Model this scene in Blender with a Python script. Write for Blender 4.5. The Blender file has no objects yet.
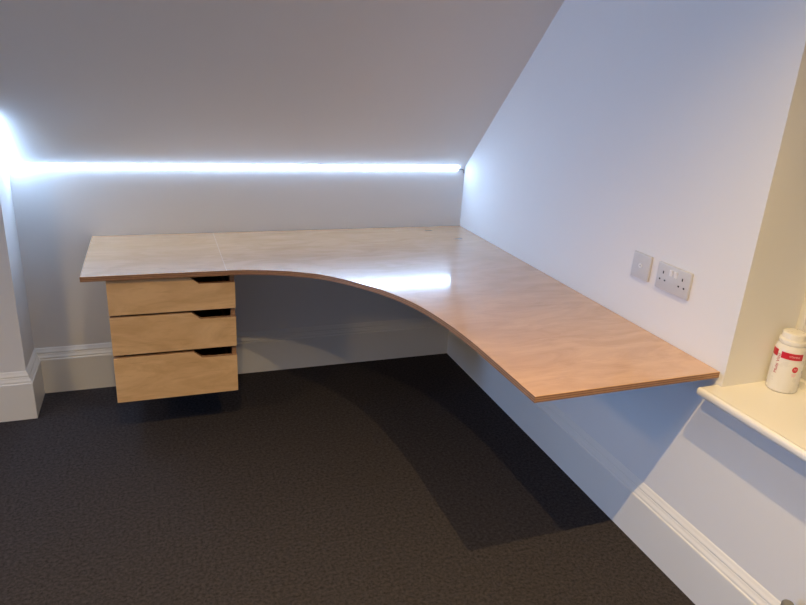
import bpy, bmesh, math, random
from mathutils import Vector, Matrix
random.seed(4)
S = bpy.context.scene
COL = S.collection
PI = math.pi

# ------------------------------------------------------------------ helpers
def mesh_obj(name, bm, mats, parent=None, smooth=False, auto=None):
    bmesh.ops.recalc_face_normals(bm, faces=bm.faces)
    me = bpy.data.meshes.new(name)
    bm.to_mesh(me); bm.free()
    for m in (mats if isinstance(mats, (list, tuple)) else [mats]):
        me.materials.append(m)
    if smooth:
        for p in me.polygons: p.use_smooth = True
    if auto:
        me.set_sharp_from_angle(angle=math.radians(auto))
    o = bpy.data.objects.new(name, me); COL.objects.link(o)
    if parent: o.parent = parent
    return o

def empty(name, loc=(0, 0, 0), rot=(0, 0, 0)):
    o = bpy.data.objects.new(name, None); COL.objects.link(o)
    o.location = loc; o.rotation_euler = rot; o.empty_display_size = .05
    return o

def tag(o, label=None, cat=None, group=None, kind=None):
    if label: o['label'] = label
    if cat: o['category'] = cat
    if group: o['group'] = group
    if kind: o['kind'] = kind
    return o

def box(bm, x0, x1, y0, y1, z0, z1, bev=0, seg=2, mi=0):
    vs = [bm.verts.new((x, y, z)) for x in (x0, x1) for y in (y0, y1) for z in (z0, z1)]
    idx = [(0, 1, 3, 2), (4, 6, 7, 5), (0, 4, 5, 1), (2, 3, 7, 6), (0, 2, 6, 4), (1, 5, 7, 3)]
    fs = [bm.faces.new([vs[i] for i in f]) for f in idx]
    for f in fs: f.material_index = mi
    if bev:
        es = list({e for f in fs for e in f.edges})
        r = bmesh.ops.bevel(bm, geom=es, offset=bev, segments=seg, profile=.5, affect='EDGES')
        for f in r['faces']: f.material_index = mi
    return vs

def prism(bm, pts, z0, z1, axis='z', mi_side=0, mi_cap=0):
    """extrude a closed outline"""
    def P(a, b, c):
        return {'z': (a, b, c), 'y': (a, c, b), 'x': (c, a, b)}[axis]
    lo = [bm.verts.new(P(a, b, z0)) for a, b in pts]
    hi = [bm.verts.new(P(a, b, z1)) for a, b in pts]
    n = len(pts)
    f1 = bm.faces.new(lo); f2 = bm.faces.new(hi)
    f1.material_index = f2.material_index = mi_cap
    for i in range(n):
        f = bm.faces.new((lo[i], lo[(i + 1) % n], hi[(i + 1) % n], hi[i]))
        f.material_index = mi_side
    return f1, f2

def lathe(bm, prof, n=48, M=None, mi=0, close=True):
    rings = []
    for r, z in prof:
        if r < 1e-6:
            rings.append([bm.verts.new((0, 0, z))])
        else:
            rings.append([bm.verts.new((r * math.cos(2 * PI * k / n), r * math.sin(2 * PI * k / n), z)) for k in range(n)])
    for a, b in zip(rings, rings[1:]):
        for k in range(n):
            k2 = (k + 1) % n
            if len(a) == 1 and len(b) == 1: continue
            if len(a) == 1: f = bm.faces.new((a[0], b[k], b[k2]))
            elif len(b) == 1: f = bm.faces.new((a[k], b[0], a[k2]))
            else: f = bm.faces.new((a[k], b[k], b[k2], a[k2]))
            f.material_index = mi
    vs = [v for r in rings for v in r]
    if M is not None: bmesh.ops.transform(bm, matrix=M, verts=vs)
    return vs

def tube(bm, pts, r, n=10, mi=0):
    pts = [Vector(p) for p in pts]
    rings = []
    for i, p in enumerate(pts):
        d = (pts[min(i + 1, len(pts) - 1)] - pts[max(i - 1, 0)]).normalized()
        a = d.orthogonal().normalized() if not rings else (last - d * last.dot(d)).normalized()
        last = a; b = d.cross(a)
        rings.append([bm.verts.new(p + r * (math.cos(2 * PI * k / n) * a + math.sin(2 * PI * k / n) * b)) for k in range(n)])
    for A, B in zip(rings, rings[1:]):
        for k in range(n): bm.faces.new((A[k], A[(k + 1) % n], B[(k + 1) % n], B[k])).material_index = mi
    bm.faces.new(rings[0]); bm.faces.new(rings[-1])

# ------------------------------------------------------------------ materials
def mat(name):
    m = bpy.data.materials.new(name); m.use_nodes = True
    nt = m.node_tree; b = nt.nodes['Principled BSDF']
    return m, nt, b
def N(nt, t, **kw):
    n = nt.nodes.new(t)
    for k, v in kw.items():
        if k in n.inputs: n.inputs[k].default_value = v
        else: setattr(n, k, v)
    return n
def L(nt, a, b): nt.links.new(a, b)

def paint(name, col, rough=.6, bump=.04, scale=180, var=.015):
    m, nt, b = mat(name)
    tc = N(nt, 'ShaderNodeTexCoord')
    n1 = N(nt, 'ShaderNodeTexNoise', Scale=scale, Detail=4.0)
    n2 = N(nt, 'ShaderNodeTexNoise', Scale=1.3, Detail=2.0)
    L(nt, tc.outputs['Object'], n1.inputs['Vector']); L(nt, tc.outputs['Object'], n2.inputs['Vector'])
    r = N(nt, 'ShaderNodeValToRGB')
    r.color_ramp.elements[0].position = .3; r.color_ramp.elements[1].position = .7
    r.color_ramp.elements[0].color = (*[c * (1 - var) for c in col], 1)
    r.color_ramp.elements[1].color = (*[min(1, c * (1 + var)) for c in col], 1)
    L(nt, n2.outputs['Fac'], r.inputs['Fac']); L(nt, r.outputs['Color'], b.inputs['Base Color'])
    b.inputs['Roughness'].default_value = rough
    bp = N(nt, 'ShaderNodeBump', Strength=bump, Distance=.002)
    L(nt, n1.outputs['Fac'], bp.inputs['Height']); L(nt, bp.outputs['Normal'], b.inputs['Normal'])
    return m

def plain(name, col, rough=.4, metal=0, coat=0):
    m, nt, b = mat(name)
    tc = N(nt, 'ShaderNodeTexCoord'); n1 = N(nt, 'ShaderNodeTexNoise', Scale=60.0, Detail=3.0)
    L(nt, tc.outputs['Object'], n1.inputs['Vector'])
    mr = N(nt, 'ShaderNodeMapRange'); mr.inputs['To Min'].default_value = rough * .9; mr.inputs['To Max'].default_value = min(1, rough * 1.1)
    L(nt, n1.outputs['Fac'], mr.inputs['Value']); L(nt, mr.outputs['Result'], b.inputs['Roughness'])
    b.inputs['Base Color'].default_value = (*col, 1); b.inputs['Metallic'].default_value = metal
    b.inputs['Coat Weight'].default_value = coat
    return m

def emit(name, col, strength):
    m, nt, b = mat(name)
    b.inputs['Base Color'].default_value = (.8, .8, .8, 1)
    b.inputs['Emission Color'].default_value = (*col, 1)
    b.inputs['Emission Strength'].default_value = strength
    return m

def birch(name, c_lo, c_hi, c_fig, rough, coat, seams=(), axis='x', seam_col=(.80, .66, .50)):
    """rotary cut birch veneer: wide pale figure drawn out along the grain, thin darker streaks"""
    m, nt, b = mat(name)
    tc = N(nt, 'ShaderNodeTexCoord')
    mp = N(nt, 'ShaderNodeMapping')
    mp.inputs['Scale'].default_value = (1.5, 4.6, 4.6)
    L(nt, tc.outputs['Object'], mp.inputs['Vector'])
    big = N(nt, 'ShaderNodeTexNoise', Scale=2.6, Detail=7.0, Roughness=.62, Distortion=1.4)
    L(nt, mp.outputs['Vector'], big.inputs['Vector'])
    r = N(nt, 'ShaderNodeValToRGB'); e = r.color_ramp.elements
    e[0].position = .36; e[0].color = (*c_lo, 1); e[1].position = .62; e[1].color = (*c_hi, 1)
    L(nt, big.outputs['Fac'], r.inputs['Fac'])
    # figure lines: ring pattern taken from bands of the same noise
    mp2 = N(nt, 'ShaderNodeMapping')
    mp2.inputs['Scale'].default_value = (2.2, 26, 26) if axis == 'x' else (26, 2.2, 26)
    L(nt, tc.outputs['Object'], mp2.inputs['Vector'])
    fine = N(nt, 'ShaderNodeTexNoise', Scale=3.0, Detail=6.0, Roughness=.62, Distortion=.6)
    L(nt, mp2.outputs['Vector'], fine.inputs['Vector'])
    fr = N(nt, 'ShaderNodeValToRGB'); e = fr.color_ramp.elements
    e[0].position = .56; e[0].color = (0, 0, 0, 1); e[1].position = .74; e[1].color = (1, 1, 1, 1)
    L(nt, fine.outputs['Fac'], fr.inputs['Fac'])
    mul = N(nt, 'ShaderNodeMath', operation='MULTIPLY'); mul.inputs[1].default_value = .55
    L(nt, fr.outputs['Color'], mul.inputs[0])
    mx = N(nt, 'ShaderNodeMix', data_type='RGBA')
    L(nt, mul.outputs[0], mx.inputs[0]); L(nt, r.outputs['Color'], mx.inputs[6]); mx.inputs[7].default_value = (*c_fig, 1)
    out = mx.outputs[2]
    # small pin knots
    vo = N(nt, 'ShaderNodeTexVoronoi', Scale=2.3); vo.inputs['Randomness'].default_value = 1
    mp3 = N(nt, 'ShaderNodeMapping'); mp3.inputs['Scale'].default_value = (1, 2.3, 1.6) if axis == 'x' else (2.3, 1, 1.6)
    L(nt, tc.outputs['Object'], mp3.inputs['Vector']); L(nt, mp3.outputs['Vector'], vo.inputs['Vector'])
    kr = N(nt, 'ShaderNodeValToRGB'); e = kr.color_ramp.elements
    e[0].position = .02; e[0].color = (.75, .75, .75, 1); e[1].position = .065; e[1].color = (0, 0, 0, 1)
    L(nt, vo.outputs['Distance'], kr.inputs['Fac'])
    mk = N(nt, 'ShaderNodeMix', data_type='RGBA')
    L(nt, kr.outputs['Color'], mk.inputs[0]); L(nt, out, mk.inputs[6]); mk.inputs[7].default_value = (*[c * .45 for c in c_fig], 1)
    out = mk.outputs[2]
    sp = N(nt, 'ShaderNodeSeparateXYZ'); L(nt, tc.outputs['Object'], sp.inputs[0])
    for ax, v in seams:                                   # veneer joints of the panels
        d = N(nt, 'ShaderNodeMath', operation='SUBTRACT'); d.inputs[1].default_value = v
        L(nt, sp.outputs[ax], d.inputs[0])
        a = N(nt, 'ShaderNodeMath', operation='ABSOLUTE'); L(nt, d.outputs[0], a.inputs[0])
        lt = N(nt, 'ShaderNodeMath', operation='LESS_THAN'); lt.inputs[1].default_value = .0012
        L(nt, a.outputs[0], lt.inputs[0])
        h = N(nt, 'ShaderNodeMath', operation='MULTIPLY'); h.inputs[1].default_value = .5; L(nt, lt.outputs[0], h.inputs[0])
        ms = N(nt, 'ShaderNodeMix', data_type='RGBA')
        L(nt, h.outputs[0], ms.inputs[0]); L(nt, out, ms.inputs[6]); ms.inputs[7].default_value = (*seam_col, 1)
        out = ms.outputs[2]
    L(nt, out, b.inputs['Base Color'])
    b.inputs['Roughness'].default_value = rough
    b.inputs['Coat Weight'].default_value = coat; b.inputs['Coat IOR'].default_value = 1.62; b.inputs['Coat Roughness'].default_value = .09
    bp = N(nt, 'ShaderNodeBump', Strength=.05, Distance=.001)
    L(nt, fine.outputs['Fac'], bp.inputs['Height']); L(nt, bp.outputs['Normal'], b.inputs['Normal'])
    return m

def ply_edge(name, c1, c2):
    """the layered edge of birch plywood, laminations across z"""
    m, nt, b = mat(name)
    tc = N(nt, 'ShaderNodeTexCoord'); sp = N(nt, 'ShaderNodeSeparateXYZ'); L(nt, tc.outputs['Object'], sp.inputs[0])
    mu = N(nt, 'ShaderNodeMath', operation='MULTIPLY'); mu.inputs[1].default_value = 1 / .0068
    L(nt, sp.outputs['Z'], mu.inputs[0])
    fr = N(nt, 'ShaderNodeMath', operation='FRACT'); L(nt, mu.outputs[0], fr.inputs[0])
    r = N(nt, 'ShaderNodeValToRGB'); r.color_ramp.interpolation = 'LINEAR'
    e = r.color_ramp.elements; e[0].position = .4; e[0].color = (*c1, 1); e[1].position = .55; e[1].color = (*c2, 1)
    e2 = r.color_ramp.elements.new(.93); e2.color = (*c2, 1); e3 = r.color_ramp.elements.new(1.0); e3.color = (*c1, 1)
    L(nt, fr.outputs[0], r.inputs['Fac'])
    no = N(nt, 'ShaderNodeTexNoise', Scale=70.0, Detail=3.0); L(nt, tc.outputs['Object'], no.inputs['Vector'])
    mx = N(nt, 'ShaderNodeMix', data_type='RGBA', blend_type='MULTIPLY'); mx.inputs[0].default_value = .35
    L(nt, r.outputs['Color'], mx.inputs[6]); L(nt, no.outputs['Fac'], mx.inputs[7]); L(nt, mx.outputs[2], b.inputs['Base Color'])
    b.inputs['Roughness'].default_value = .45
    return m

def carpet_mat():
    m, nt, b = mat('carpet')
    tc = N(nt, 'ShaderNodeTexCoord')
    n = N(nt, 'ShaderNodeTexNoise', Scale=420.0, Detail=4.0, Roughness=.75); L(nt, tc.outputs['Object'], n.inputs['Vector'])
    n2 = N(nt, 'ShaderNodeTexNoise', Scale=90.0, Detail=3.0, Roughness=.7); L(nt, tc.outputs['Object'], n2.inputs['Vector'])
    ad = N(nt, 'ShaderNodeMath', operation='ADD'); L(nt, n.outputs['Fac'], ad.inputs[0]); L(nt, n2.outputs['Fac'], ad.inputs[1])
    hf = N(nt, 'ShaderNodeMath', operation='MULTIPLY'); hf.inputs[1].default_value = .5; L(nt, ad.outputs[0], hf.inputs[0])
    r = N(nt, 'ShaderNodeValToRGB'); e = r.color_ramp.elements
    e[0].position = .36; e[0].color = (*CARPET[0], 1); e[1].position = .64; e[1].color = (*CARPET[1], 1)
    L(nt, hf.outputs[0], r.inputs['Fac']); L(nt, r.outputs['Color'], b.inputs['Base Color'])
    b.inputs['Roughness'].default_value = 1; b.inputs['Specular IOR Level'].default_value = .05
    bp = N(nt, 'ShaderNodeBump', Strength=.55, Distance=.003)
    L(nt, hf.outputs[0], bp.inputs['Height']); L(nt, bp.outputs['Normal'], b.inputs['Normal'])
    return m

# ------------------------------------------------------------------ tunables
CARPET = ((.018, .0165, .0178), (.074, .066, .070))
LED_COL = (.45, .665, 1.0); LED_STR = 80.0; LED_BACK = 44.0
COOL_FILL_COL = (.27, .51, 1.0); COOL_FILL_W = 120.0  # tint and power of the added cool fill lamp
WARM = (1.0, .69, .30); SPOT_W = 112.0
EXPOSURE = 0.0; OPAL_FILL = 66.0

M = dict(
    wall=paint('wall_paint', (.80, .79, .78), .75),
    ceil=paint('ceiling_paint', (.78, .77, .76), .85),
    gloss=paint('satin_woodwork_paint', (.80, .79, .76), .35, bump=.01),
    carpet=carpet_mat(),
    top=birch('varnished_birch_top', (.52, .302, .150), (.63, .385, .205), (.42, .225, .11), .26, 1.0, seams=((0, -1.28),)),
    edge=ply_edge('plywood_edge', (.30, .14, .07), (.52, .30, .17)),
    front=birch('varnished_birch_front', (.66, .42, .21), (.80, .54, .29), (.52, .31, .15), .4, .15),
    carc=ply_edge('carcass_plywood', (.33, .17, .09), (.50, .30, .17)),
    plate=plain('socket_plastic', (.60, .60, .61), .3), outlet=plain('outlet_white', (.85, .85, .85), .3),
    dark=plain('dark_recess', (.01, .01, .01), .6),
    alu=plain('led_channel', (.75, .76, .78), .35),
    led=emit('led_diffuser', LED_COL, LED_STR), led_back=emit('led_diffuser_dim', LED_COL, LED_BACK),
    cable=plain('cable_sleeve', (.25, .24, .24), .5),
    jar=plain('jar_plastic', (.80, .77, .69), .28),
    red=plain('label_red', (.55, .012, .03), .35),
    redink=plain('label_ink', (.45, .02, .04), .4),
    pink=plain('label_pale_lettering', (.85, .5, .5), .4),
    grey=plain('grey_plastic', (.17, .165, .15), .45),
    brass=plain('pipe_metal', (.6, .6, .6), .3, 1),
    spot=emit('downlight_lens', (1, .8, .55), 12.0),
    opal=emit('opal_fill_glow', WARM, OPAL_FILL),  # glowing cover of the added warm fill light
    ring=plain('downlight_ring', (.8, .8, .8), .4),
)
def glass_mat():
    m, nt, b = mat('window_glass')
    b.inputs['Base Color'].default_value = (.9, .93, .93, 1); b.inputs['Roughness'].default_value = .02
    b.inputs['Transmission Weight'].default_value = 1; b.inputs['IOR'].default_value = 1.45
    return m
M['glass'] = glass_mat()

# ------------------------------------------------------------------ measurements (metres)
H = .7396                     # desk top
ZL = 1.049                    # top of low wall, slope starts (45 degrees)
ZC = 2.40                     # flat ceiling
XS = -2.088                   # side of the stepped-out wall
YS = -.237                    # its face
XL, YR = -7.0, -5.6           # far ends of the room
WY0, WY1, WZ0, WZ1, WX = -1.855, -3.10, .670, 2.10, .235   # window opening and depth
T = .12

# ------------------------------------------------------------------ the room
def struct(o): o['kind'] = 'structure'; return o
bm = bmesh.new(); box(bm, XL - T, T, YR - T, T, -.08, 0); struct(mesh_obj('floor', bm, M['carpet']))
bm = bmesh.new(); box(bm, XS, 0, 0, T, 0, ZL + .02); struct(mesh_obj('wall_back', bm, M['wall']))
bm = bmesh.new(); box(bm, XL, XS, YS, T, 0, ZL - YS + .02); struct(mesh_obj('wall_back_left', bm, M['wall']))
RT = .34
bm = bmesh.new()
box(bm, 0, RT, WY0, T, 0, ZC); box(bm, 0, RT, YR, WY1, 0, ZC)
box(bm, 0, RT, WY1, WY0, 0, WZ0); box(bm, 0, RT, WY1, WY0, WZ1, ZC)
struct(mesh_obj('wall_right', bm, M['wall']))
LY0, LY1, LZ0, LZ1 = -.75, -1.65, .35, 1.75          # added opening in the unseen left gable wall, lets in the cool fill
bm = bmesh.new()
box(bm, XL - T, XL, LY0, T, 0, ZC); box(bm, XL - T, XL, YR - T, LY1, 0, ZC)
box(bm, XL - T, XL, LY1, LY0, 0, LZ0); box(bm, XL - T, XL, LY1, LY0, LZ1, ZC)
struct(mesh_obj('wall_left', bm, M['wall']))
w2 = struct(empty('added_window_2'))  # invented window, there only to carry the cool fill lamp
bm = bmesh.new()
for a in ((LY0 - .04, LY0, LZ0, LZ1), (LY1, LY1 + .04, LZ0, LZ1), (LY1 + .04, LY0 - .04, LZ0, LZ0 + .04), (LY1 + .04, LY0 - .04, LZ1 - .04, LZ1)):
    box(bm, XL - .09, XL - .04, *a, .002)
mesh_obj('window_frame', bm, M['gloss'], w2)
li = bpy.data.lights.new('cool_fill', 'AREA'); li.shape = 'RECTANGLE'; li.size = LY0 - LY1; li.size_y = LZ1 - LZ0; li.energy = COOL_FILL_W; li.color = COOL_FILL_COL  # added area lamp behind the invented window, puts blue on the right wall
dl = bpy.data.objects.new('cool_fill', li); COL.objects.link(dl); dl.location = (XL - T - .03, (LY0 + LY1) / 2, (LZ0 + LZ1) / 2)
dl.rotation_euler = (0, -PI / 2, 0); li.size, li.size_y = LZ1 - LZ0, LY0 - LY1
bm = bmesh.new(); box(bm, XL, RT, YR - T, YR, 0, ZC); struct(mesh_obj('wall_rear', bm, M['wall']))
YF = -(ZC - ZL)
bm = bmesh.new()
prism(bm, [(T, ZL - T), (T, ZC + T), (YR - T, ZC + T), (YR - T, ZC), (YF, ZC)], XL - T, RT, axis='x')
struct(mesh_obj('ceiling', bm, M['ceil']))

# baseboards: one moulded profile, mitred at the corners
PROF = [(0, 0), (.0215, 0), (.0215, .160), (.0205, .1635), (.0180, .1645), (.0165, .1665), (.0165, .169),
        (.0176, .1700), (.0168, .1735), (.0125, .181), (.0102, .1875), (.0088, .1880), (.0088, .191),
        (.0102, .1920), (.0094, .1955), (.0055, .203), (.0025, .2105), (0, .2135)]
PROF = [(t, z * 1.035) for t, z in PROF]
def base(name, A, B, nrm, ma, mb):
    """A->B along the wall; nrm = into the room; ma, mb: how far each end shifts per unit of profile depth"""
    A = Vector(A); B = Vector(B); n = Vector(nrm); d = (B - A).normalized()
    bm = bmesh.new()
    a = [bm.verts.new((*(A + n * t + d * (ma * t)), z)) for t, z in PROF]
    b = [bm.verts.new((*(B + n * t + d * (mb * t)), z)) for t, z in PROF]
    k = len(PROF)
    for i in range(k): bm.faces.new((a[i], a[(i + 1) % k], b[(i + 1) % k], b[i]))
    bm.faces.new(a); bm.faces.new(b)
    return struct(mesh_obj(name, bm, M['gloss']))
base('baseboard_right', (0, 0), (0, YR), (-1, 0), 1, -1)
base('baseboard_back', (0, 0), (XS, 0), (0, -1), 1, -1)
base('baseboard_step', (XS, 0), (XS, YS), (1, 0), 1, 1)
base('baseboard_back_left', (XS, YS), (XL, YS), (0, -1), -1, -1)
base('baseboard_left', (XL, YS), (XL, YR), (1, 0), 1, -1)
base('baseboard_rear', (XL, YR), (0, YR), (0, 1), 1, -1)

# window in the right wall
w = empty('window_1', (0, 0, 0)); struct(w)
bm = bmesh.new()
SZ0, SZ1 = WZ0, .698
prism(bm, [(-.066, WY0 + .024), (-.072, WY0 + .018), (-.072, WY1 - .018), (-.066, WY1 - .024), (0, WY1 - .024), (0, WY1),
           (WX, WY1), (WX, WY0), (0, WY0), (0, WY0 + .024)], SZ0, SZ1)
es = [e for e in bm.edges if all(v.co.x < .001 for v in e.verts) and abs(e.verts[0].co.z - e.verts[1].co.z) < 1e-6
      and not (abs(e.verts[0].co.x) < 1e-4 and abs(e.verts[1].co.x) < 1e-4)]
bmesh.ops.bevel(bm, geom=es, offset=.0120, segments=8, profile=.5, affect='EDGES')
sl = mesh_obj('window_sill', bm, M['gloss'], w, smooth=True, auto=35)
sl.modifiers.new('wn', 'WEIGHTED_NORMAL').keep_sharp = True
def frame_ring(bm, x0, x1, y0, y1, z0, z1, t, tb=None):
    tb = tb or t
    box(bm, x0, x1, y0 + t, y0, z0, z1); box(bm, x0, x1, y1, y1 - t, z0, z1)
bm = bmesh.new()                                   # outer frame
def ring(bm, x0, x1, ya, yb, z0, z1, t, tb):       # ya > yb
    box(bm, x0, x1, ya - t, ya, z0, z1, .002); box(bm, x0, x1, yb, yb + t, z0, z1, .002)
    box(bm, x0, x1, yb + t, ya - t, z0, z0 + tb, .002); box(bm, x0, x1, yb + t, ya - t, z1 - t, z1, .002)
ring(bm, WX, RT, WY0, WY1, WZ0, WZ1, .022, .05)
mesh_obj('window_frame', bm, M['gloss'], w)
zm = 1.40
for k, (x0, z0, z1) in enumerate(((WX + .018, WZ0 + .05, zm + .02), (WX + .055, zm - .02, WZ1 - .022))):
    bm = bmesh.new(); ring(bm, x0, x0 + .035, WY0 - .0225, WY1 + .0225, z0 + .0005, z1 - .0005, .045, .06)
    s = mesh_obj('sash', bm, M['gloss'], w)
    bm = bmesh.new(); box(bm, x0 + .015, x0 + .019, WY1 + .067, WY0 - .067, z0 + .06, z1 - .045)
    mesh_obj('pane', bm, M['glass'], s)

# ------------------------------------------------------------------ corner desk
outline_ctrl = [(-1.45, -.609), (-1.27, -.611), (-1.18, -.620), (-1.088, -.645), (-1.0, -.682), (-.921, -.732), (-.823, -.841), (-.739, -.970),
                (-.677, -1.130), (-.642, -1.324), (-.629, -1.51), (-.626, -1.67)]
def catmull(P, n=6):
    P = [Vector((*p, 0)) for p in P]; out = []
    for i in range(1, len(P) - 2):
        p0, p1, p2, p3 = P[i - 1], P[i], P[i + 1], P[i + 2]
        for k in range(n):
            t = k / n
            out.append(.5 * ((2 * p1) + (p2 - p0) * t + (2 * p0 - 5 * p1 + 4 * p2 - p3) * t * t + (3 * p1 - p0 - 3 * p2 + p3) * t ** 3))
    out.append(P[-2])
    return [(p.x, p.y) for p in out]
cv = catmull(outline_ctrl)
outline = [(-1.801, -.001), (-1.801, -.607)] + cv + [(-.625, -1.841), (-.001, -1.838), (-.001, -.001)]
bm = bmesh.new()
TH = .020
prism(bm, outline, H - TH, H, mi_side=1, mi_cap=0)
es = [e for e in bm.edges if abs(e.verts[0].co.z - e.verts[1].co.z) < 1e-6 and not all(v.co.x > -.01 for v in e.verts) and not all(v.co.y > -.01 for v in e.verts)]
bmesh.ops.bevel(bm, geom=es, offset=.0015, segments=2, profile=.5, affect='EDGES')
desk = mesh_obj('corner_desk', bm, [M['top'], M['edge']])
tag(desk, 'varnished birch plywood corner desktop with a curved inner edge, fixed to the walls', 'desk')

# ------------------------------------------------------------------ drawer unit under its left end
CX0, CX1, CYF, CYB = -1.7175, -1.247, -.585, -.06
FT = .018
du = empty('drawer_unit', (-1.482, -.30, H - TH))
tag(du, 'birch plywood three-drawer unit hanging under the left end of the desktop', 'drawers')
def rel(o, par):
    o.parent = par; o.matrix_parent_inverse = Matrix.Translation(-Vector(par.location)); return o
zc0, zc1 = .203, H - TH - .0005
bm = bmesh.new()
yb = CYF + FT + .001
box(bm, CX0 + .001, CX0 + FT, yb, CYB, zc0, zc1); box(bm, CX1 - FT, CX1 - .001, yb, CYB, zc0, zc1)
box(bm, CX0 + FT, CX1 - FT, yb + .01, CYB, zc0, zc0 + .012); box(bm, CX0 + FT, CX1 - FT, yb + .03, CYB, zc1 - .009, zc1)
box(bm, CX0 + FT, CX1 - FT, CYB - .009, CYB, zc0 + .012, zc1 - .009)
rel(mesh_obj('carcass', bm, M['carc']), du)
for (z0, z1) in ((.572, .711), (.4055, .563), (.2005, .3935)):
    # front board with the finger cut-out at its upper right
    nd = .029
    xa, xb = -1.417, -1.385
    pts = [(CX0, z0), (CX1, z0), (CX1, z1 - nd), (xb, z1 - nd), (xa, z1), (CX0, z1)]
    bm = bmesh.new(); prism(bm, pts, CYF, CYF + FT, axis='y')
    bmesh.ops.bevel(bm, geom=list(bm.edges), offset=.0008, segments=1, affect='EDGES')
    for f in bm.faces:
        if abs(f.normal.y) < .7: f.material_index = 1
    fr = mesh_obj('drawer', bm, [M['front'], M['edge']]); rel(fr, du)
    # the open-topped box behind the front
    bx0, bx1 = CX0 + FT + .013, CX1 - FT - .013
    by0, by1 = CYF + FT + .0005, CYB - .03
    zb0, zb1 = z0 + .016, z1 - .045
    bm = bmesh.new(); t = .010
    box(bm, bx0, bx0 + t, by0, by1, zb0, zb1); box(bm, bx1 - t, bx1, by0, by1, zb0, zb1)
    box(bm, bx0 + t, bx1 - t, by1 - t, by1, zb0, zb1); box(bm, bx0 + t, bx1 - t, by0, by1 - t, zb0, zb0 + .006)
    b = mesh_obj('drawer_box', bm, M['carc']); b.parent = fr
    for xx0, xx1 in ((CX0 + FT, bx0), (bx1, CX1 - FT)):
        bm = bmesh.new(); box(bm, xx0 + .0005, xx1 - .0005, by0 + .01, by1, zb0 + .01, zb0 + .045)
        b = mesh_obj('drawer_runner', bm, M['alu']); b.parent = fr

# ------------------------------------------------------------------ LED strips
def led(p0, p1, a, b, label, wire=None, w_=.020, m='led'):
    """a strip in the corner between two planes; a, b = unit directions lying in the two planes away from the corner"""
    p0, p1, a, b = Vector(p0), Vector(p1), Vector(a), Vector(b)
    root = empty('led_strip', (p0 + p1) / 2)
    tag(root, label, 'light strip', None)
    e = .0008
    mid = (a + b).normalized()
    d = (p1 - p0).normalized()
    def section(bm, pts):
        A = [bm.verts.new(p0 + q) for q in pts]; B = [bm.verts.new(p1 + q) for q in pts]
        n = len(pts)
        for i in range(n): bm.faces.new((A[i], A[(i + 1) % n], B[(i + 1) % n], B[i]))
        bm.faces.new(A); bm.faces.new(B)
    off = mid * e
    bm = bmesh.new()
    section(bm, [off, off + a * w_ * .8, off + a * w_ * .8 + mid * .0005, off + mid * .002, off + b * w_ * .8 + mid * .0005, off + b * w_ * .8])
    rel(mesh_obj('channel', bm, M['alu']), root)
    bm = bmesh.new()
    arc = []
    for k in range(5):
        t = k / 4
        v = (a * w_ * (1 - t) + b * w_ * t)
        arc.append(off + v + mid * (.0015 + .10 * w_ * math.sin(PI * t)))
    section(bm, [off + mid * .0025] + arc)
    rel(mesh_obj('diffuser', bm, M[m], smooth=True, auto=40), root)
    if wire:
        bm = bmesh.new(); tube(bm, wire, .0028); rel(mesh_obj('lead', bm, M['cable']), root)
    return root
r2 = math.sqrt(.5)
led((XS + .012, -.0005, ZL - .001), (-.038, -.0005, ZL - .001), (0, 0, -1), (0, -r2, r2),
    'long glowing cool white LED strip where the back wall meets the slope', wire=[(-.040, -.008, ZL - .006), (-.02, -.006, ZL - .009), (-.006, -.004, ZL - .014), (-.004, -.004, ZL - .03)], w_=.013, m='led_back')
led((XS + .0005, -.022, ZL + .021), (XS + .0005, YS + .004, ZL - YS - .005), (0, 0, -1), (1, 0, 0),
    'short glowing LED strip climbing the slope at the left edge of the photo')
led((-3.0, YS - .0005, ZL - YS - .001), (XS + .012, YS - .0005, ZL - YS - .001), (0, 0, -1), (0, -r2, r2),
    'LED strip along the top of the stepped-out wall left of the frame', w_=.013, m='led_back')

# ------------------------------------------------------------------ sockets on the right wall (faces look towards -x)
def plate_root(name, y0, z0, label):
    r = empty(name, (-.0005, y0, z0)); tag(r, label, 'socket'); return r
def place(o, r): o.parent = r; return o
def wall_box(bm, u0, u1, v0, v1, d0, d1, bev=0, seg=2):      # u to the right as seen, v up, d out of the wall
    box(bm, -d1, -d0, -u1, -u0, v0, v1, bev, seg)
def disc(bm, u, v, r, d0, d1, n=24):
    Mx = Matrix.Translation((-d0, -u, v)) @ Matrix.Rotation(-PI / 2, 4, 'Y')
    lathe(bm, [(0, 0), (r, 0), (r, d1 - d0), (0, d1 - d0)], n, Mx)
PD = .0090
s1 = plate_root('aerial_socket', -1.3957, .9004, 'square pale grey wall plate with one small round centre outlet, left of the double socket')
bm = bmesh.new(); wall_box(bm, 0, .086, 0, .086, 0, PD, .0022, 3); place(mesh_obj('plate', bm, M['plate'], smooth=True, auto=40), s1)
bm = bmesh.new()
disc(bm, .043, .045, .0080, PD, PD + .0025); place(mesh_obj('outlet_collar', bm, M['outlet'], smooth=True, auto=40), s1)
bm = bmesh.new(); disc(bm, .043, .045, .0016, PD + .0026, PD + .0032); place(mesh_obj('outlet_hole', bm, M['dark']), s1)
for u in (.0128, .0732):
    bm = bmesh.new(); disc(bm, u, .043, .0026, PD + .0001, PD + .0006); place(mesh_obj('screw_cap', bm, M['plate']), s1)
s2 = plate_root('double_socket', -1.5186, .8997, 'wide pale grey double wall socket with two white rocker switches')
bm = bmesh.new(); wall_box(bm, 0, .146, 0, .086, 0, PD, .0022, 3); place(mesh_obj('plate', bm, M['plate'], smooth=True, auto=40), s2)
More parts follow.
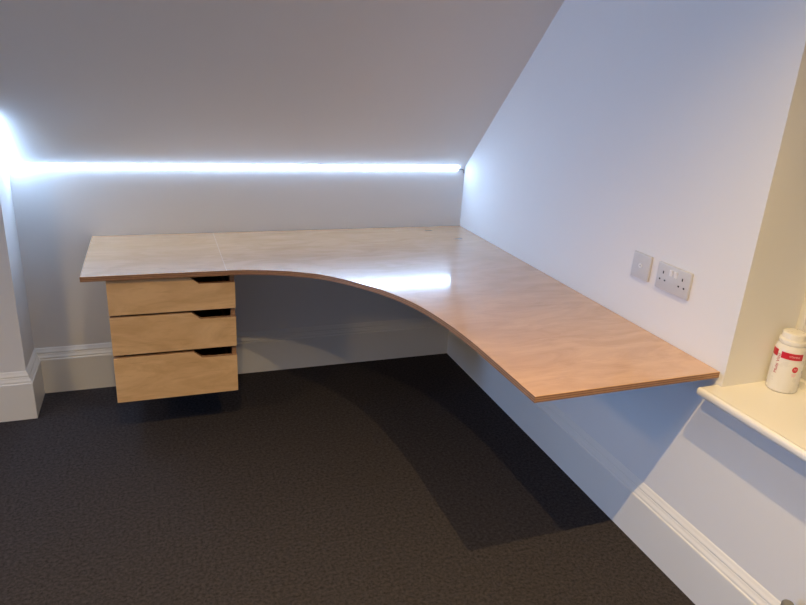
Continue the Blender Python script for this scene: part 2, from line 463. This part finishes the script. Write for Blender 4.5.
for cx in (.029, .114):
    bm = bmesh.new(); wall_box(bm, cx - .0022, cx + .0022, .086 - .034, .086 - .025, PD + .0001, PD + .0007); place(mesh_obj('pin_slot', bm, M['dark']), s2)
    for du_ in (-.0115, .0115):
        bm = bmesh.new(); wall_box(bm, cx + du_ - .0032, cx + du_ + .0032, .086 - .0565, .086 - .0515, PD + .0001, PD + .0007); place(mesh_obj('pin_slot', bm, M['dark']), s2)
for cx in (.0625, .0835):
    bm = bmesh.new()
    vs = box(bm, -(PD + .0035), -PD, -(cx + .0062), -(cx - .0062), .086 - .0335, .086 - .0135, 0)
    for v in bm.verts:
        if v.co.x < -(PD + .001): v.co.x += .0022 * (1 if v.co.z < .062 else 0)
    bmesh.ops.bevel(bm, geom=list(bm.edges), offset=.0006, segments=2, affect='EDGES')
    place(mesh_obj('rocker_switch', bm, M['outlet']), s2)

# ------------------------------------------------------------------ jar on the sill
JX, JY = .176, -1.904
jar = empty('supplement_jar', (JX, JY, .6985)); tag(jar, 'white plastic jar with a red label band standing on the window sill', 'jar')
JR = .0400
bm = bmesh.new()
lathe(bm, [(0, .0), (JR - .006, 0), (JR - .002, .0012), (JR, .005), (JR, .109), (JR - .0015, .114), (JR - .004, .119), (JR - .0065, .1225), (0, .1225)], 64)
mesh_obj('jar_body', bm, M['jar'], jar, smooth=True, auto=50)
bm = bmesh.new()
prof = [(0, .123), (.0352, .123), (.0358, .124), (.0358, .1335), (.0345, .1352), (.0318, .1358), (.0312, .137), (.0312, .149), (.0300, .1512), (.0275, .152), (0, .152)]
lathe(bm, prof, 96)
for v in bm.verts:                                                  # fine grip ribs
    if .1365 < v.co.z < .1495 and v.co.xy.length > .03:
        a = math.atan2(v.co.y, v.co.x); k = round(a / (2 * PI / 96))
        if k % 2: v.co.x *= .985; v.co.y *= .985
mesh_obj('screw_cap', bm, M['jar'], jar, smooth=True, auto=50)
# label directions: angle 0 faces the camera side
cam_ang = math.atan2(-3.1687 - JY, -1.5213 - JX)
def bend(bm, ang0, r):
    """flat (s, h) drawing in x,y -> wrapped round the jar; s to the right as seen"""
    for v in bm.verts:
        s, h, d = v.co; a = ang0 + s / r
        v.co = ((r + d) * math.cos(a), (r + d) * math.sin(a), h)
def patch(bm, s0, s1, h0, h1, d0=0, d1=.0005):
    n = max(1, int(abs(s1 - s0) / .0025))
    for k in range(n):
        a, b = s0 + (s1 - s0) * k / n, s0 + (s1 - s0) * (k + 1) / n
        box(bm, a, b, h0, h1, d0, d1)
    bmesh.ops.remove_doubles(bm, verts=bm.verts, dist=1e-6)
def text_bm(s, size, rot=0, loc=(0, 0), depth=.0003, align='CENTER'):
    cu = bpy.data.curves.new('t', 'FONT'); cu.body = s; cu.size = size; cu.extrude = depth / 2; cu.align_x = align; cu.align_y = 'CENTER'; cu.resolution_u = 3
    o = bpy.data.objects.new('t', cu); COL.objects.link(o)
    bpy.context.view_layer.update()
    me = bpy.data.meshes.new_from_object(o); bm = bmesh.new(); bm.from_mesh(me)
    bpy.data.objects.remove(o); bpy.data.curves.remove(cu); bpy.data.meshes.remove(me)
    bmesh.ops.transform(bm, matrix=Matrix.Translation((*loc, depth / 2)) @ Matrix.Rotation(rot, 4, 'Z'), verts=bm.verts)
    return bm
RL = JR + .0002
bm = bmesh.new(); patch(bm, -.020, .036, .090, .1065); bend(bm, cam_ang, RL); mesh_obj('label_band', bm, M['red'], jar)
bm = bmesh.new(); patch(bm, -.062, -.031, .090, .1075); bend(bm, cam_ang, RL); mesh_obj('label_band', bm, M['red'], jar)
bm = text_bm('VITAMINS', .0062, 0, (.014, .098)); bend(bm, cam_ang, RL + .0007); mesh_obj('label_lettering', bm, M['pink'], jar)
bm = text_bm('Multi Vital', .0125, PI / 2, (-.0255, .073)); bend(bm, cam_ang, RL); mesh_obj('label_lettering', bm, M['redink'], jar)
bm = bmesh.new(); lathe(bm, [(0, 0), (.0078, 0), (.0078, .0005), (0, .0005)], 28)
bmesh.ops.transform(bm, matrix=Matrix.Translation((.0235, .066, 0)), verts=bm.verts); bend(bm, cam_ang, RL); mesh_obj('label_roundel', bm, M['red'], jar)
bm = text_bm('M', .0090, 0, (.0235, .066)); bend(bm, cam_ang, RL + .0007); mesh_obj('label_lettering', bm, M['pink'], jar)
for k in range(2):
    bm = bmesh.new(); patch(bm, .0165 + .002 * k, .0300 - .003 * k, .0520 - .0045 * k, .0540 - .0045 * k, 0, .0004); bend(bm, cam_ang, RL); mesh_obj('label_rule', bm, M['pink'], jar)

jar.scale = (1.04, 1.04, 1.18)
# ------------------------------------------------------------------ lockshield valve at the foot of the right wall
VX, VY, VZ = -.050, -2.253, .281
v = empty('radiator_valve', (VX, VY, 0)); tag(v, 'dark grey rounded valve cap above the baseboard at the bottom right corner', 'valve')
bm = bmesh.new(); lathe(bm, [(0, VZ - .045), (.014, VZ - .045), (.0155, VZ - .02), (.0155, VZ - .006), (.012, VZ - .001), (.006, VZ), (0, VZ)], 32)
mesh_obj('valve_cap', bm, M['grey'], v, smooth=True, auto=50)
bm = bmesh.new(); lathe(bm, [(0, .0), (.0075, 0), (.0075, VZ - .075), (.012, VZ - .072), (.012, VZ - .0455), (0, VZ - .0455)], 24)
mesh_obj('pipe', bm, M['brass'], v, smooth=True, auto=50)

# ------------------------------------------------------------------ ceiling downlights
def downlight(x, y, label, power, ang=140):
    r = empty('recessed_downlight', (x, y, ZC)); tag(r, label, 'ceiling light', 'recessed warm ceiling downlights')
    bm = bmesh.new(); lathe(bm, [(.030, -.001), (.044, -.001), (.044, -.004), (.040, -.006), (.030, -.006), (.030, -.001)], 40); mesh_obj('trim_ring', bm, M['ring'], r, smooth=True, auto=40)
    bm = bmesh.new(); lathe(bm, [(0, -.001), (.0295, -.001), (.0295, -.002), (0, -.002)], 40); mesh_obj('lens', bm, M['spot'], r)
    li = bpy.data.lights.new('downlight_lamp', 'SPOT'); li.energy = power; li.color = WARM; li.shadow_soft_size = .007
    li.spot_size = math.radians(ang); li.spot_blend = SPOT_BLEND
    o = bpy.data.objects.new('downlight_lamp', li); COL.objects.link(o); o.parent = r; o.location = (0, 0, -.02)
SPOT_ANG, SPOT_BLEND = 140, 1.0
for x, y, pw, an in ((-.67, -2.51, 1, 124), (-1.53, -2.51, 1, 124), (-.67, -4.30, .12, 140), (-1.53, -4.30, .12, 140)):
    downlight(x, y, 'round recessed warm downlight in the flat ceiling', SPOT_W * pw, an)

r = empty('added_opal_light', (-3.7, -2.7, ZC)); tag(r, 'large round opal flush light added out of view at the far left, for soft warm fill', 'ceiling light')  # invented fitting, added as soft warm fill for the walls
bm = bmesh.new(); lathe(bm, [(0, -.0005), (.235, -.0005), (.24, -.004), (.24, -.03), (.235, -.034), (0, -.034)], 48); mesh_obj('base_ring', bm, M['ring'], r, smooth=True, auto=40)
bm = bmesh.new(); lathe(bm, [(0, -.0345), (.225, -.0345), (.215, -.055), (.17, -.075), (.09, -.085), (0, -.088)], 48); mesh_obj('opal_fill_cover', bm, M['opal'], r, smooth=True, auto=60)

# ------------------------------------------------------------------ sky outside the window: dusk
wd = bpy.data.worlds.new('dusk'); S.world = wd; wd.use_nodes = True
bg = wd.node_tree.nodes['Background']; bg.inputs[0].default_value = (.35, .42, .5, 1); bg.inputs[1].default_value = .25

# ------------------------------------------------------------------ camera
cam = bpy.data.cameras.new('camera'); co = bpy.data.objects.new('camera', cam); COL.objects.link(co)
r_ = Vector((0.93862775, -0.34034533, 0.05606253)); u_ = Vector((0.06566869, 0.33588094, 0.93961248)); f_ = Vector((0.33862306, 0.87826479, -0.33761721))
mm = Matrix.Identity(4)
for i in range(3):
    mm[i][0], mm[i][1], mm[i][2] = r_[i], u_[i], -f_[i]
mm[0][3], mm[1][3], mm[2][3] = -1.5163, -3.1563, 1.533
co.matrix_world = mm
cam.sensor_width = 36; cam.sensor_fit = 'HORIZONTAL'; cam.lens = 661.43 / 806 * 36; cam.clip_start = .02
S.camera = co

S.view_settings.view_transform = 'Standard'; S.view_settings.look = 'None'
S.view_settings.exposure = EXPOSURE; S.view_settings.gamma = 1; S.view_settings.use_curve_mapping = False
S.cycles.use_denoising = True
S.cycles.max_bounces = 8; S.cycles.diffuse_bounces = 6
S.cycles.sample_clamp_indirect = 6
